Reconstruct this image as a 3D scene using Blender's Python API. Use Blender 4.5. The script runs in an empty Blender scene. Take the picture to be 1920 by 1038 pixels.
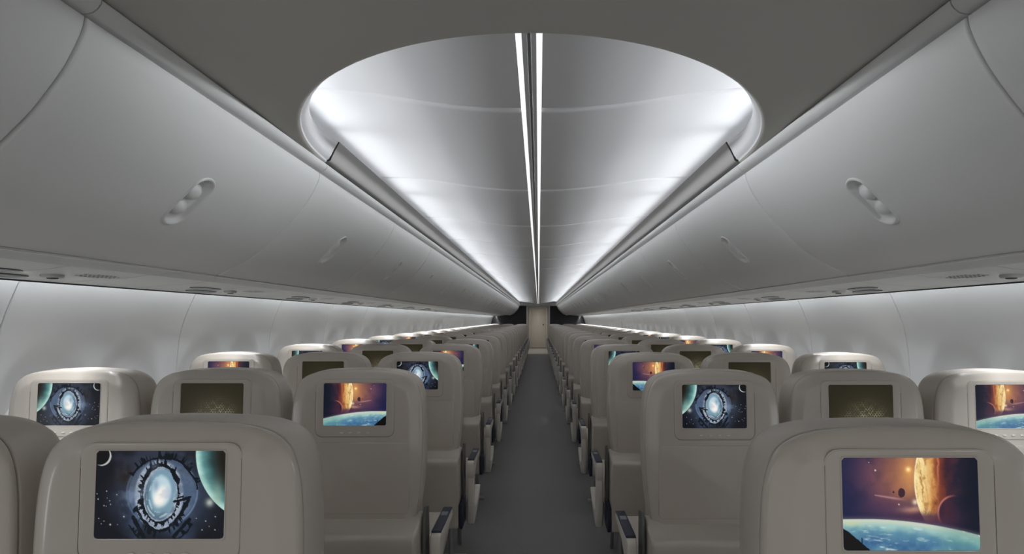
import bpy, bmesh, math
import numpy as np
from mathutils import Vector

E = 1.30                      # eye height above the cabin floor
PITCH = 0.82                  # length of one overhead bin
ROW = 0.80                    # seat row pitch
N_ROWS = 21
Y_END = 18.0                  # partition at the far end of the cabin
Y_DOOR = 21.7
scene = bpy.context.scene
col = scene.collection

# ------------------------------------------------------------------ materials
def new_mat(name):
    m = bpy.data.materials.new(name); m.use_nodes = True
    nt = m.node_tree
    return m, nt, nt.nodes['Principled BSDF']

def plastic(name, rgb, rough=0.45, spec=0.5, bump=0.0, bscale=900.0, var=0.0, metal=0.0, coat=0.0):
    m, nt, b = new_mat(name)
    b.inputs['Base Color'].default_value = (*rgb, 1)
    b.inputs['Roughness'].default_value = rough
    b.inputs['Specular IOR Level'].default_value = spec
    b.inputs['Metallic'].default_value = metal
    b.inputs['Coat Weight'].default_value = coat; b.inputs['Coat Roughness'].default_value = 0.14
    tc = nt.nodes.new('ShaderNodeTexCoord')
    if var:
        n = nt.nodes.new('ShaderNodeTexNoise'); n.inputs['Scale'].default_value = 3.0; n.inputs['Detail'].default_value = 4
        r = nt.nodes.new('ShaderNodeMapRange')
        r.inputs['To Min'].default_value = 1 - var; r.inputs['To Max'].default_value = 1 + var
        mx = nt.nodes.new('ShaderNodeMix'); mx.data_type = 'RGBA'; mx.blend_type = 'MULTIPLY'
        mx.inputs['Factor'].default_value = 1
        mx.inputs['A'].default_value = (*rgb, 1)
        nt.links.new(tc.outputs['Object'], n.inputs['Vector'])
        nt.links.new(n.outputs['Fac'], r.inputs['Value'])
        nt.links.new(r.outputs['Result'], mx.inputs['B'])
        nt.links.new(mx.outputs['Result'], b.inputs['Base Color'])
    if bump:
        n2 = nt.nodes.new('ShaderNodeTexNoise'); n2.inputs['Scale'].default_value = bscale; n2.inputs['Detail'].default_value = 2
        bp = nt.nodes.new('ShaderNodeBump'); bp.inputs['Strength'].default_value = bump; bp.inputs['Distance'].default_value = 0.001
        nt.links.new(tc.outputs['Object'], n2.inputs['Vector'])
        nt.links.new(n2.outputs['Fac'], bp.inputs['Height'])
        nt.links.new(bp.outputs['Normal'], b.inputs['Normal'])
    return m

def glow(name, rgb, strength):
    m, nt, b = new_mat(name)
    b.inputs['Base Color'].default_value = (0.8, 0.8, 0.8, 1)
    b.inputs['Emission Color'].default_value = (*rgb, 1)
    b.inputs['Emission Strength'].default_value = strength
    return m

SEATC = (0.50, 0.455, 0.405)
M = {}
M['seat'] = plastic('seat_shell_plastic', SEATC, 0.27, 0.5, 0.06, 700, 0.02, 0.0, 0.5)
M['leather'] = plastic('seat_leather', (0.485, 0.44, 0.39), 0.36, 0.5, 0.25, 350, 0.03)
M['seat_light'] = plastic('armrest_plastic', (0.62, 0.585, 0.53), 0.4, 0.5, 0.05)
M['navy'] = plastic('navy_rubber', (0.018, 0.024, 0.045), 0.5, 0.4, 0.1)
M['slot_shade'] = plastic('dark_slot_shade', (0.10, 0.105, 0.095), 0.4, 0.5)  # shade inside the seat side slot, given as a colour
M['steel'] = plastic('leg_steel', (0.45, 0.45, 0.45), 0.3, 0.5, metal=0.9)
M['inset'] = plastic('grey_inset', (0.22, 0.23, 0.25), 0.4)
M['bin'] = plastic('bin_white', (0.73, 0.74, 0.74), 0.42, 0.45, 0.06, 500, 0.02)
M['backing'] = plastic('vault_backing_dark', (0.16, 0.16, 0.16), 0.7)
M['psu'] = plastic('service_panel_white', (0.60, 0.61, 0.60), 0.28, 0.5, 0.05, 500)
M['psuband'] = plastic('service_band_grey', (0.36, 0.36, 0.345), 0.35)
M['dark'] = plastic('dark_lens', (0.05, 0.05, 0.05), 0.25)
M['dots'] = plastic('speaker_holes', (0.03, 0.03, 0.03), 0.8)
M['wall'] = plastic('sidewall_white', (0.77, 0.79, 0.81), 0.42, 0.45, 0.06, 500, 0.015)
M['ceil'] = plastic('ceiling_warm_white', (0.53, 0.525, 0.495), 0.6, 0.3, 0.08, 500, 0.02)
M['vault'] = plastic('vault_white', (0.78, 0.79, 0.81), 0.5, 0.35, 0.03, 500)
M['valance'] = plastic('valance_grey', (0.42, 0.41, 0.405), 0.55, 0.4, 0.06)
M['gap'] = plastic('gap_black', (0.012, 0.012, 0.012), 0.7)
M['track'] = plastic('light_track_grey', (0.62, 0.63, 0.64), 0.5)
M['bulk'] = plastic('partition_charcoal', (0.040, 0.037, 0.040), 0.55, 0.4, 0.1, 300)
M['galley'] = plastic('galley_beige', (0.55, 0.525, 0.49), 0.4, 0.5)
M['doorm'] = plastic('door_beige', (0.58, 0.555, 0.515), 0.4, 0.5)
M['gfloor'] = plastic('galley_floor_vinyl', (0.33, 0.325, 0.31), 0.4)
M['led'] = glow('led_white', (1.0, 1.0, 1.0), 0.88)
M['day'] = glow('daylight_pane', (0.96, 0.98, 1.0), 1.4)
M['gdome'] = glow('galley_lamp', (1.0, 0.95, 0.88), 1.0)

def carpet():
    m, nt, b = new_mat('aisle_carpet')
    tc = nt.nodes.new('ShaderNodeTexCoord')
    n = nt.nodes.new('ShaderNodeTexNoise'); n.inputs['Scale'].default_value = 260; n.inputs['Detail'].default_value = 3
    r = nt.nodes.new('ShaderNodeValToRGB')
    r.color_ramp.elements[0].position = 0.3; r.color_ramp.elements[0].color = (0.155, 0.151, 0.154, 1)
    r.color_ramp.elements[1].position = 0.7; r.color_ramp.elements[1].color = (0.32, 0.312, 0.317, 1)
    bp = nt.nodes.new('ShaderNodeBump'); bp.inputs['Strength'].default_value = 0.5; bp.inputs['Distance'].default_value = 0.003
    nt.links.new(tc.outputs['Object'], n.inputs['Vector'])
    nt.links.new(n.outputs['Fac'], r.inputs['Fac']); nt.links.new(r.outputs['Color'], b.inputs['Base Color'])
    nt.links.new(n.outputs['Fac'], bp.inputs['Height']); nt.links.new(bp.outputs['Normal'], b.inputs['Normal'])
    b.inputs['Roughness'].default_value = 0.9; b.inputs['Specular IOR Level'].default_value = 0.2
    return m
M['carpet'] = carpet()

def screen_mat():
    m, nt, b = new_mat('screen_picture')
    a = nt.nodes.new('ShaderNodeAttribute'); a.attribute_name = 'picture'
    b.inputs['Base Color'].default_value = (0.01, 0.01, 0.01, 1)
    b.inputs['Roughness'].default_value = 0.2; b.inputs['Specular IOR Level'].default_value = 0.15
    b.inputs['Emission Strength'].default_value = 1.0
    nt.links.new(a.outputs['Color'], b.inputs['Emission Color'])
    return m
M['screen'] = screen_mat()

# ------------------------------------------------------------------ mesh helpers
def mk(name, verts, faces, mat, smooth=True, angle=None, recalc=True):
    me = bpy.data.meshes.new(name)
    me.from_pydata([tuple(map(float, v)) for v in verts], [], faces)
    bm = bmesh.new(); bm.from_mesh(me)
    bmesh.ops.remove_doubles(bm, verts=bm.verts, dist=1e-6)
    if recalc: bmesh.ops.recalc_face_normals(bm, faces=bm.faces)
    bm.to_mesh(me); bm.free()
    me.materials.append(mat)
    if smooth:
        me.shade_smooth()
        if angle: me.set_sharp_from_angle(angle=math.radians(angle))
    return me

def bm_mesh(name, bm, mat, angle=40):
    bmesh.ops.recalc_face_normals(bm, faces=bm.faces)
    me = bpy.data.meshes.new(name); bm.to_mesh(me); bm.free()
    me.materials.append(mat); me.shade_smooth()
    if angle: me.set_sharp_from_angle(angle=math.radians(angle))
    return me

def prism(name, prof, a, b, axis, mat, bevel=0.0, segs=3, angle=40):
    """closed 2-D outline swept from a to b. axis 'x': prof=(y,z); 'y': prof=(x,z)."""
    bm = bmesh.new()
    def P(q, t): return (t, q[0], q[1]) if axis == 'x' else (q[0], t, q[1]) if axis == 'y' else (q[0], q[1], t)
    va = [bm.verts.new(P(q, a)) for q in prof]; vb = [bm.verts.new(P(q, b)) for q in prof]
    n = len(prof)
    fa = bm.faces.new(va); fb = bm.faces.new(vb)
    for i in range(n): bm.faces.new((va[i], va[(i+1) % n], vb[(i+1) % n], vb[i]))
    bmesh.ops.recalc_face_normals(bm, faces=bm.faces)
    if bevel:
        es = list(fa.edges) + list(fb.edges)
        for e in bm.edges:
            if e not in es and e.is_manifold and e.calc_face_angle(0) > math.radians(35): es.append(e)
        bmesh.ops.bevel(bm, geom=es, offset=bevel, segments=segs, profile=0.5, affect='EDGES', clamp_overlap=True)
    return bm_mesh(name, bm, mat, angle)

def box(name, x0, x1, y0, y1, z0, z1, mat, bevel=0.0):
    return prism(name, [(x0, z0), (x1, z0), (x1, z1), (x0, z1)], y0, y1, 'y', mat, bevel, 2)

def tube(name, pts, r, mat, n=10):
    verts, faces = [], []
    pts = [Vector(p) for p in pts]
    for i, p in enumerate(pts):
        d = (pts[min(i+1, len(pts)-1)] - pts[max(i-1, 0)]).normalized()
        u = d.orthogonal().normalized(); v = d.cross(u)
        for k in range(n):
            a = 2*math.pi*k/n
            verts.append(p + (u*math.cos(a) + v*math.sin(a))*r)
    for i in range(len(pts)-1):
        for k in range(n):
            faces.append((i*n+k, i*n+(k+1) % n, (i+1)*n+(k+1) % n, (i+1)*n+k))
    faces.append(tuple(range(n))); faces.append(tuple((len(pts)-1)*n+k for k in range(n)))
    return mk(name, verts, faces, mat, True, 50)

def grid(name, rows, mat, smooth=True):
    n = len(rows[0]); verts = [v for r in rows for v in r]
    faces = [(i*n+j, i*n+j+1, (i+1)*n+j+1, (i+1)*n+j) for i in range(len(rows)-1) for j in range(n-1)]
    return mk(name, verts, faces, mat, smooth)

def catmull(pts, per=8):
    pts = [np.array(p, float) for p in pts]
    out = []
    for i in range(len(pts)-1):
        p0 = pts[i-1] if i else 2*pts[0]-pts[1]
        p1, p2 = pts[i], pts[i+1]
        p3 = pts[i+2] if i+2 < len(pts) else 2*pts[-1]-pts[-2]
        for k in range(per):
            t = k/per
            out.append(0.5*((2*p1)+(-p0+p2)*t+(2*p0-5*p1+4*p2-p3)*t*t+(-p0+3*p1-3*p2+p3)*t**3))
    out.append(pts[-1])
    return np.array(out)

class Curve:
    def __init__(s, pts, per=12):
        s.p = catmull(pts, per)
        d = np.linalg.norm(np.diff(s.p, axis=0), axis=1)
        s.s = np.concatenate([[0], np.cumsum(d)]); s.L = s.s[-1]
    def at(s, t):
        return np.array([np.interp(t, s.s, s.p[:, 0]), np.interp(t, s.s, s.p[:, 1])])
    def tan(s, t):
        a, b = s.at(max(t-0.004, 0)), s.at(min(t+0.004, s.L))
        return (b-a)/np.linalg.norm(b-a)

# ------------------------------------------------------------------ object helpers
def ob(name, data, parent=None, loc=(0, 0, 0), label=None):
    o = bpy.data.objects.new(name, data); col.objects.link(o)
    o.location = loc
    if parent: o.parent = parent
    if label: o['label'] = label
    return o
def thing(name, label, cat, loc=(0, 0, 0), group=None, data=None):
    o = ob(name, data, None, loc)
    o['label'] = label; o['category'] = cat
    if group: o['group'] = group
    return o
def struct(name, data, parent=None, loc=(0, 0, 0)):
    o = ob(name, data, parent, loc)
    if parent is None: o['kind'] = 'structure'
    return o
ORD = ['zeroth', 'first', 'second', 'third', 'fourth', 'fifth', 'sixth', 'seventh', 'eighth', 'ninth', 'tenth',
       'eleventh', 'twelfth', 'thirteenth', 'fourteenth', 'fifteenth', 'sixteenth', 'seventeenth', 'eighteenth',
       'nineteenth', 'twentieth', 'twenty-first', 'twenty-second']

# ------------------------------------------------------------------ pictures on the screens
rng = np.random.RandomState(7)
def vnoise(x, y, seed):
    r = np.random.RandomState(seed); tab = r.rand(64, 64)
    xi, yi = np.floor(x).astype(int), np.floor(y).astype(int)
    fx, fy = x-xi, y-yi
    fx, fy = fx*fx*(3-2*fx), fy*fy*(3-2*fy)
    g = lambda a, b: tab[a % 64, b % 64]
    return (g(xi, yi)*(1-fx)+g(xi+1, yi)*fx)*(1-fy)+(g(xi, yi+1)*(1-fx)+g(xi+1, yi+1)*fx)*fy
def fbm(x, y, seed, octv=4):
    s = 0; a = 0.5; t = 0
    for o in range(octv):
        s = s+a*vnoise(x*2**o, y*2**o, seed+o); t += a; a *= 0.55
    return s/t
def sm(a, b, x):
    t = np.clip((x-a)/(b-a), 0, 1); return t*t*(3-2*t)
def lin(c):
    c = np.clip(np.asarray(c, float)/255.0, 0, 1)
    return np.where(c < 0.04045, c/12.92, ((c+0.055)/1.055)**2.4)
NU, NV = 241, 161
U, V = np.meshgrid(np.linspace(0, 1, NU), np.linspace(0, 1, NV))
X, Y = U*1.5, V                # square pixels, picture is 1.5 wide, y downwards
def mixc(img, c, a):
    a = np.clip(a, 0, 1)[..., None]
    return img*(1-a)+np.array(c, float)*a
def seg(x0, y0, x1, y1):
    dx, dy = x1-x0, y1-y0
    t = np.clip(((X-x0)*dx+(Y-y0)*dy)/(dx*dx+dy*dy), 0, 1)
    return np.hypot(X-x0-t*dx, Y-y0-t*dy), t
def stars(img, pts, c=(215, 220, 225)):
    for (x, y, r) in pts:
        img = mixc(img, c, 1.1*np.exp(-((X-x)**2+(Y-y)**2)/(1.1*r*r)))
    return img

def picture_ring():
    n1 = fbm(X*3, Y*3, 11); n2 = fbm(X*9+3, Y*9, 21); n3 = fbm(X*22, Y*22, 31)
    img = np.zeros((NV, NU, 3))+np.array([16, 18, 26.])
    d = np.hypot((X-0.80)/0.62, (Y-0.52)/0.50)
    img = mixc(img, (84, 104, 134), (1.2-d)*0.95*(0.35+0.9*n1))
    img = mixc(img, (62, 66, 84), sm(0.45, 0.75, n1)*0.55*sm(0.75, 0.1, Y)*sm(1.3, .9, X))
    img = mixc(img, (84, 104, 138), sm(0.45, 0.8, n1)*0.5*sm(0.5, 0.95, Y)*sm(0.25, 0.45, X)*sm(1.25, 1.0, X))
    img = mixc(img, (30, 22, 16), 0.75*np.exp(-((X-0.40)**2/0.03+(Y-0.30)**2/0.012)))
    # big faint ring disc, pale blue
    ex, ey = X-0.775, Y-0.475
    ang = np.arctan2(ey, ex)
    ro = np.hypot(ex/0.42, ey/0.40)
    img = mixc(img, (120, 140, 168), 0.55*sm(1.05, 0.85, ro)*(0.5+0.8*n2))
    img = mixc(img, (150, 172, 208), 0.5*np.exp(-((ro-0.97)/0.02)**2)*sm(-0.6, 0.4, np.cos(ang)))
    img = mixc(img, (96, 124, 150), 0.55*np.exp(-((ro-0.98)/0.015)**2)*sm(0.2, -0.6, np.cos(ang)))
    img = mixc(img, (80, 104, 128), 0.5*np.exp(-((ro-0.90)/0.012)**2)*sm(0.2, -0.6, np.cos(ang)))
    # pale crescent band between outer and inner rings
    ex2, ey2 = X-0.74, Y-0.505
    rm = np.hypot(ex2/0.275, ey2/0.385)
    img = mixc(img, (186, 195, 206), 0.9*sm(1.08, 0.97, rm)*np.clip(0.15+1.3*n2-0.4*(n3-.5), 0, 1))
    img = mixc(img, (60, 78, 104), 0.6*sm(0.5, 0.68, n2)*sm(1.1, 0.9, ro))
    # inner luminous disc
    ex3, ey3 = X-0.758+0.06*(Y-0.5), Y-0.495
    ri = np.hypot(ex3/0.190, ey3/0.30)
    a3 = np.arctan2(ey3/0.30, ex3/0.19)
    img = mixc(img, (118, 150, 168), sm(1.0, 0.9, ri)*(0.75+0.4*n2))
    img = mixc(img, (54, 74, 92), 0.8*sm(0.62, 0.86, ri)*sm(1.0, 0.95, ri)*sm(0.1, -0.5, np.cos(a3+0.7))*(0.3+n3))
    img = mixc(img, (178, 205, 215), 0.8*np.exp(-((ri-0.70)/0.05)**2)*(n3 > 0.5)*sm(0.3, -0.4, np.cos(a3)))
    img = mixc(img, (205, 222, 226), 0.7*np.exp(-((ri-0.86)/0.05)**2)*sm(.42, .55, n3)*sm(-0.4, 0.6, np.sin(a3)))
    core = np.hypot((X-0.765)/0.13, (Y-0.46)/0.20)
    img = mixc(img, (190, 212, 220), 0.95*sm(1.05, 0.7, core))
    c2 = np.hypot((X-0.755+0.25*(Y-0.5))/0.10, (Y-0.52)/0.15)
    img = mixc(img, (244, 240, 232), sm(1.15, 0.3, c2+0.35*(n2-0.5)))
    img = mixc(img, (120, 146, 170), 0.7*np.exp(-((X-0.70)**2/0.0012+(Y-0.39)**2/0.004)))
    # dark toothed rings
    ink = (10, 17, 24)
    def tooth(a, k, seed):
        q = a*k/(2*math.pi)
        n = 0.65*vnoise(q, 0*q, seed)+0.35*vnoise(q*2.7, 0*q+3, seed+1)
        return np.clip((n-0.47)*5.0, 0, 1)
    def ring(cx, cy, rx, ry, w, a0, a1, k, seed, out, gain):
        nonlocal img
        x, y = X-cx, Y-cy
        a = np.arctan2(y/ry, x/rx); r = (np.hypot(x/rx, y/ry)-1)*min(rx, ry)
        on = np.cos(a-(a0+a1)/2) > math.cos((a1-a0)/2)
        th = tooth(a+math.pi, k, seed)
        th2 = th*gain
        wob = (n2-0.5)*0.03; lo = wob-w*(0.3+1.2*n3); hi = wob+w*(0.3+1.2*n3)
        if out: hi = hi+th2
        else: lo = lo-th2
        img = mixc(img, ink, np.where(on & (r > lo) & (r < hi), 0.96, 0))
    D = math.pi/180
    ring(0.755, 0.50, 0.205, 0.325, 0.0085, 0, 2*math.pi, 80, 3, True, 0.024)
    ring(0.745, 0.49, 0.215, 0.335, 0.011, 150*D, 320*D, 95, 5, True, 0.040)
    ring(0.775, 0.52, 0.415, 0.440, 0.013, 212*D, 350*D, 84, 8, True, 0.060)
    ring(0.755, 0.42, 0.30, 0.485, 0.013, 20*D, 155*D, 84, 9, True, 0.038)
    ring(0.76, 0.60, 0.42, 0.48, 0.010, 28*D, 150*D, 70, 12, False, 0.05)
    for (x0, y0, x1, y1, w) in ((0.92, 0.58, 1.10, 0.53, 0.016), (0.99, 0.74, 1.09, 0.55, 0.018), (0.45, 0.76, 0.58, 0.99, 0.024),
                                (0.92, 0.98, 1.10, 0.78, 0.020), (0.95, 0.34, 0.88, 0.22, 0.026), (0.95, 0.54, 1.02, 0.52, 0.012)):
        dd, t = seg(x0, y0, x1, y1)
        img = mixc(img, ink, 0.95*(dd < w*(0.5+1.1*n3)))
    img = mixc(img, (150, 165, 190), 0.35*sm(0.55, 0.8, fbm(X*6+9, Y*6, 47, 5))*sm(1.5, 0.9, ro))
    # planet, upper corner
    px, py = X-1.955, Y-0.02
    rp = np.hypot(px, py); R = 0.80
    n4 = fbm(X*5+px, Y*14, 55)
    inside = sm(R+0.004, R-0.004, rp)
    img = mixc(img, (26, 20, 14), inside)
    img = mixc(img, (48, 86, 92), inside*sm(R-0.32, R-0.12, rp)*(0.6+0.5*n4))
    img = mixc(img, (112, 168, 164), inside*sm(R-0.20, R-0.03, rp)*(0.55+0.6*n4))
    img = mixc(img, (190, 224, 214), inside*sm(R-0.09, R-0.005, rp)*(0.6+0.4*n4))
    img = mixc(img, (150, 170, 150), inside*0.5*np.exp(-((X-1.42)**2/0.004+(Y-0.50)**2/0.03)))
    img = mixc(img, (205, 212, 200), 0.8*np.exp(-((X-1.33)**2+(Y-0.59)**2)/0.0022)*(1-inside))
    # small crescent moon
    rmn = np.hypot(X-0.062, Y-0.062)
    img = mixc(img, (11, 11, 14), sm(0.112, 0.106, rmn))
    img = mixc(img, (200, 205, 200), 0.9*sm(0.112, 0.106, rmn)*sm(0.106, 0.116, np.hypot(X-0.040, Y-0.050)))
    st = [(0.02, .49, .005), (.035, .55, .006), (.13, .46, .006), (.105, .625, .006), (.13, .63, .004), (.18, .61, .005), (.25, .50, .005),
          (.05, .77, .005), (.11, .80, .005), (.185, .84, .009), (.34, .75, .007), (.08, .83, .004), (.14, .54, .004), (.17, .57, .005),
          (1.29, .80, .006), (1.40, .75, .006), (1.25, .90, .006), (1.40, .90, .006), (1.33, .86, .004), (.27, .84, .004), (1.18, .77, .004)]
    return lin(stars(img, st))

def picture_planet():
    n1 = fbm(X*3+7, Y*3, 61); n2 = fbm(X*8, Y*8+2, 71); n3 = fbm(X*20, Y*20, 81)
    img = np.zeros((NV, NU, 3))+np.array([18, 27, 62.])
    img = mixc(img, (14, 20, 36), sm(1.0, 1.45, X))
    img = mixc(img, (98, 62, 86), 0.98*np.exp(-(((X-0.52)/0.44)**2+((Y-0.18)/0.42)**2)**1.3)*np.clip(0.1+1.6*fbm(X*5, Y*5, 161, 5), 0, 1))
    img = mixc(img, (176, 112, 76), 0.95*np.exp(-(((X-0.66)/0.27)**2+((Y-0.20)/0.34)**2))*(0.55+0.8*n1))
    img = mixc(img, (226, 160, 92), 0.8*np.exp(-(((X-0.76)/0.13)**2+((Y-0.16)/0.26)**2))*(0.6+0.6*n2))
    img = mixc(img, (92, 58, 88), 0.75*np.exp(-(((X-0.62)/0.40)**2+((Y-0.55)/0.09)**2))*(0.4+n1))
    img = mixc(img, (214, 164, 130), 0.9*np.exp(-(((X-0.79)/0.14)**2+((Y-0.545-0.05*n2)/0.045)**2)))
    img = mixc(img, (250, 226, 190), 0.9*np.exp(-(((X-0.80)/0.03)**2+((Y-0.48)/0.03)**2)))
    img = mixc(img, (112, 58, 52), 0.95*np.exp(-(((X-1.12)/0.19)**2+((Y-0.20)/0.38)**2))*np.clip(1.9*n2-0.3, 0, 1))
    img = mixc(img, (86, 44, 66), 0.8*np.exp(-(((X-1.0)/0.3)**2+((Y-0.66)/0.10)**2)))
    # large lit planet
    rp = np.hypot((X-1.10)/0.305, (Y-0.26)/0.56)
    n4 = fbm(X*13+n2*2.0, Y*4+n3, 91, 5); n5 = fbm(X*30+n2*4, Y*9, 95, 4)
    ins = sm(1.01, 0.985, rp)*sm(0.71, 0.60, Y)
    t = (X-0.80)/0.42
    base = np.zeros_like(img)+np.array([236, 206, 138.])
    base = mixc(base, (204, 142, 78), sm(0.15, 0.55, t+0.35*(n4-0.5)))
    base = mixc(base, (120, 58, 44), sm(0.42, 0.66, t+0.30*(n4-0.5)))
    base = mixc(base, (50, 28, 44), sm(0.62, 0.98, t+0.25*(n4-0.5)))
    base = mixc(base, (150, 92, 48), 0.65*sm(0.52, 0.72, n5)*sm(0.75, 0.4, t))
    base = mixc(base, (250, 228, 178), 0.7*sm(0.50, 0.30, n5)*sm(0.5, 0.1, t))
    base = mixc(base, (205, 120, 84), 0.8*np.exp(-((t-0.60+0.1*(Y-0.3)-0.1*(n2-.5))/0.03)**2)*sm(0.45, 0.1, Y))
    fade = ins*sm(1.15, 0.75, t)
    img = img*(1-fade[..., None])+base*fade[..., None]
    img = mixc(img, (255, 240, 196), 0.8*np.exp(-((rp-0.97)/0.025)**2)*sm(0.3, 0.1, t)*sm(0.6, 0.45, Y))
    img = mixc(img, (74, 46, 70), 0.75*np.exp(-(((Y-0.64)/0.05)**2))*sm(0.5, 0.8, X)*sm(1.25, 1.0, X))
    # crescent moon with rim
    rc = np.hypot(X-1.235, (Y-0.60)*0.98)
    inn = sm(0.195, 0.188, rc)*sm(0.76, 0.6, Y)
    img = mixc(img, (58, 34, 52), inn*sm(0.17, -0.02, X-1.10))
    img = mixc(img, (206, 128, 110), 0.9*np.exp(-((rc-0.185)/0.010)**2)*sm(0.02, -0.16, X-1.27)*sm(0.74, 0.55, Y))
    # streak, small moon
    dd, tt = seg(0.36, 0.405, 0.74, 0.465)
    img = mixc(img, (190, 140, 140), 0.75*np.exp(-(dd/(0.006+0.006*np.sin(tt*3.1)))**2)*sm(1.0, 0.5, tt))
    img = mixc(img, (60, 38, 46), sm(1.06, 0.94, np.hypot((X-0.655)/0.040, (Y-0.38)/0.053)))
    img = mixc(img, (190, 130, 112), 0.7*np.exp(-((np.hypot((X-0.655)/0.040, (Y-0.38)/0.053)-1.02)/0.08)**2)*(X > 0.655))
    img = mixc(img, (54, 32, 42), sm(1.2, 0.8, np.hypot((X-0.565)/0.010, (Y-0.373)/0.012)))
    img = stars(img, [(0.37, 0.136, 0.008), (0.62, 0.505, 0.007), (.30, .05, .004)], (255, 235, 220))
    img = stars(img, [(0.735, 0.127, 0.030)], (255, 205, 120)); img = stars(img, [(0.735, 0.127, 0.012)], (255, 236, 180))
    # world below
    hor = 0.662+0.0*X+0.175*np.clip((X-0.25)/1.25, 0, 2)**1.9+0.01*np.clip(0.25-X, 0, 1)
    dz = Y-hor
    img = mixc(img, (92, 78, 96), 0.7*np.exp(-(dz/0.03)**2)*(dz < 0))
    below = sm(-0.006, 0.006, dz)
    cl = fbm(X*6+2, dz*22, 101, 5)
    e = np.zeros_like(img)+np.array([196, 206, 190.])
    e = mixc(e, (160, 196, 190), sm(0.015, 0.07, dz))
    e = mixc(e, (92, 140, 162), sm(0.06, 0.16, dz+0.08*(n2-0.5)))
    e = mixc(e, (58, 98, 140), sm(0.10, 0.28, dz)*np.clip(2.2*n2-0.5, 0, 1))
    e = mixc(e, (206, 222, 220), 0.8*sm(0.60, 0.78, cl)*sm(0.03, 0.09, dz))
    e = mixc(e, (200, 206, 150), 0.5*np.exp(-(((X-0.10)/0.10)**2+((dz-0.05)/0.03)**2)))
    e = mixc(e, (84, 138, 132), 0.45*sm(0.9, 1.3, X)*(n1 > 0.4))
    img = img*(1-below[..., None])+e*below[..., None]
    # dark rock with a small figure
    rock = 0.765+0.75*X**1.05+0.35*X*X+0.02*(n3-0.5)
    img = mixc(img, (12, 11, 14), sm(-0.004, 0.006, Y-rock))
    dd, tt = seg(0.205, 0.87, 0.205, 0.94)
    img = mixc(img, (16, 24, 40), 0.9*(dd < 0.007))
    return lin(img)

def picture_hex():
    img = np.zeros((NV, NU, 3))+np.array([48, 43, 29.])
    d = np.hypot((X-0.86)/0.95, (Y-1.0)/0.95)
    img = mixc(img, (88, 84, 66), 0.75*sm(1.0, 0.0, d)**1.4)
    img = mixc(img, (176, 172, 150), 0.8*np.exp(-(((X-0.86)/0.13)**2+((Y-1.0)/0.16)**2)))
    s = 0.062
    qx, qy = X/s, (Y*1.25)/s
    def hexd(px, py):
        px, py = np.abs(px), np.abs(py)
        return np.maximum(px*0.5+py*0.8660254, px)
    ax = np.mod(qx, 1.0)-0.5; ay = np.mod(qy, 1.7320508)-0.8660254
    bx = np.mod(qx-0.5, 1.0)-0.5; by = np.mod(qy-0.8660254, 1.7320508)-0.8660254
    h = np.where(ax*ax+ay*ay < bx*bx+by*by, hexd(ax, ay), hexd(bx, by))
    n = fbm(X*9, Y*9, 131); n3 = fbm(X*26, Y*26, 141)
    line = np.exp(-((h-0.48)/0.07)**2)
    img = mixc(img, (178, 174, 150), 0.95*line*sm(0.82, 0.25, d)*sm(0.25, 0.6, n)*sm(.2, .5, n3))
    img = mixc(img, (26, 24, 14), 0.5*sm(0.5, 1.25, d))
    return lin(img)

SZ0, SZ1, SW = 0.9565, 1.0925, 0.1015         # screen bottom, top, half width (floor based)
def tilt(z):
    t = z-0.885
    return 0.04*(t if t > 0.02 else (max(t+0.02, 0)**2)/0.08)
def screen_mesh(name, img, flip):
    if flip: img = img[:, ::-1]
    verts = []
    for j in range(NV):
        z = SZ1+(SZ0-SZ1)*j/(NV-1); y = tilt(z)-0.0005
        for i in range(NU):
            verts.append((-SW+2*SW*i/(NU-1), y, z))
    faces = [(j*NU+i, (j+1)*NU+i, (j+1)*NU+i+1, j*NU+i+1) for j in range(NV-1) for i in range(NU-1)]
    me = bpy.data.meshes.new(name); me.from_pydata(verts, [], faces)
    at = me.attributes.new('picture', 'FLOAT_COLOR', 'POINT')
    rgba = np.ones((NV, NU, 4), np.float32); rgba[..., :3] = img
    at.data.foreach_set('color', rgba.ravel())
    me.materials.append(M['screen'])
    return me
pa, pb, pc = picture_ring(), picture_planet(), picture_hex()
SCREENS = {('ring', 0): screen_mesh('screen_ring', pa, False), ('ring', 1): screen_mesh('screen_ring_flipped', pa, True),
           ('planet', 0): screen_mesh('screen_planet', pb, False), ('planet', 1): screen_mesh('screen_planet_flipped', pb, True),
           ('hex', 0): screen_mesh('screen_hex', pc, False)}
SCREENS[('hex', 1)] = SCREENS[('hex', 0)]

# ------------------------------------------------------------------ the seat
half = [(0.198, 0.60), (0.199, 0.68), (0.209, 0.76), (0.2155, 0.86), (0.2157, 0.94), (0.2125, 1.012), (0.2050, 1.060), (0.1900, 1.0945),
        (0.1620, 1.1165), (0.1220, 1.1280), (0.070, 1.1325), (0.0, 1.1345)]
full = half+[(-x, z) for x, z in half[-2::-1]]
OC = Curve(full, 10)
NT = 190
ts = np.linspace(0, OC.L, NT)
def outline(d):
    out = []
    for t in ts:
        p = OC.at(t); g = OC.tan(t); n = np.array([-g[1], g[0]])      # left of travel = inwards
        q = p+n*d
        out.append((q[0], q[1]))
    return out
BC = (0.0, 1.012); BHX, BHZ, BR = 0.1275, 0.093, 0.022     # control panel around the screen
def rrect_ray(phi, hx, hz, r):
    c, s = math.cos(phi), math.sin(phi)
    lo, hi = 0.0, 1.0
    def inside(k):
        x, z = abs(c*k), abs(s*k)
        if x > hx or z > hz: return False
        dx, dz = x-(hx-r), z-(hz-r)
        return not (dx > 0 and dz > 0 and dx*dx+dz*dz > r*r)
    for _ in range(40):
        m = (lo+hi)/2
        if inside(m): lo = m
        else: hi = m
    return c*lo, s*lo
ZSPLIT = 0.905
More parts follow.
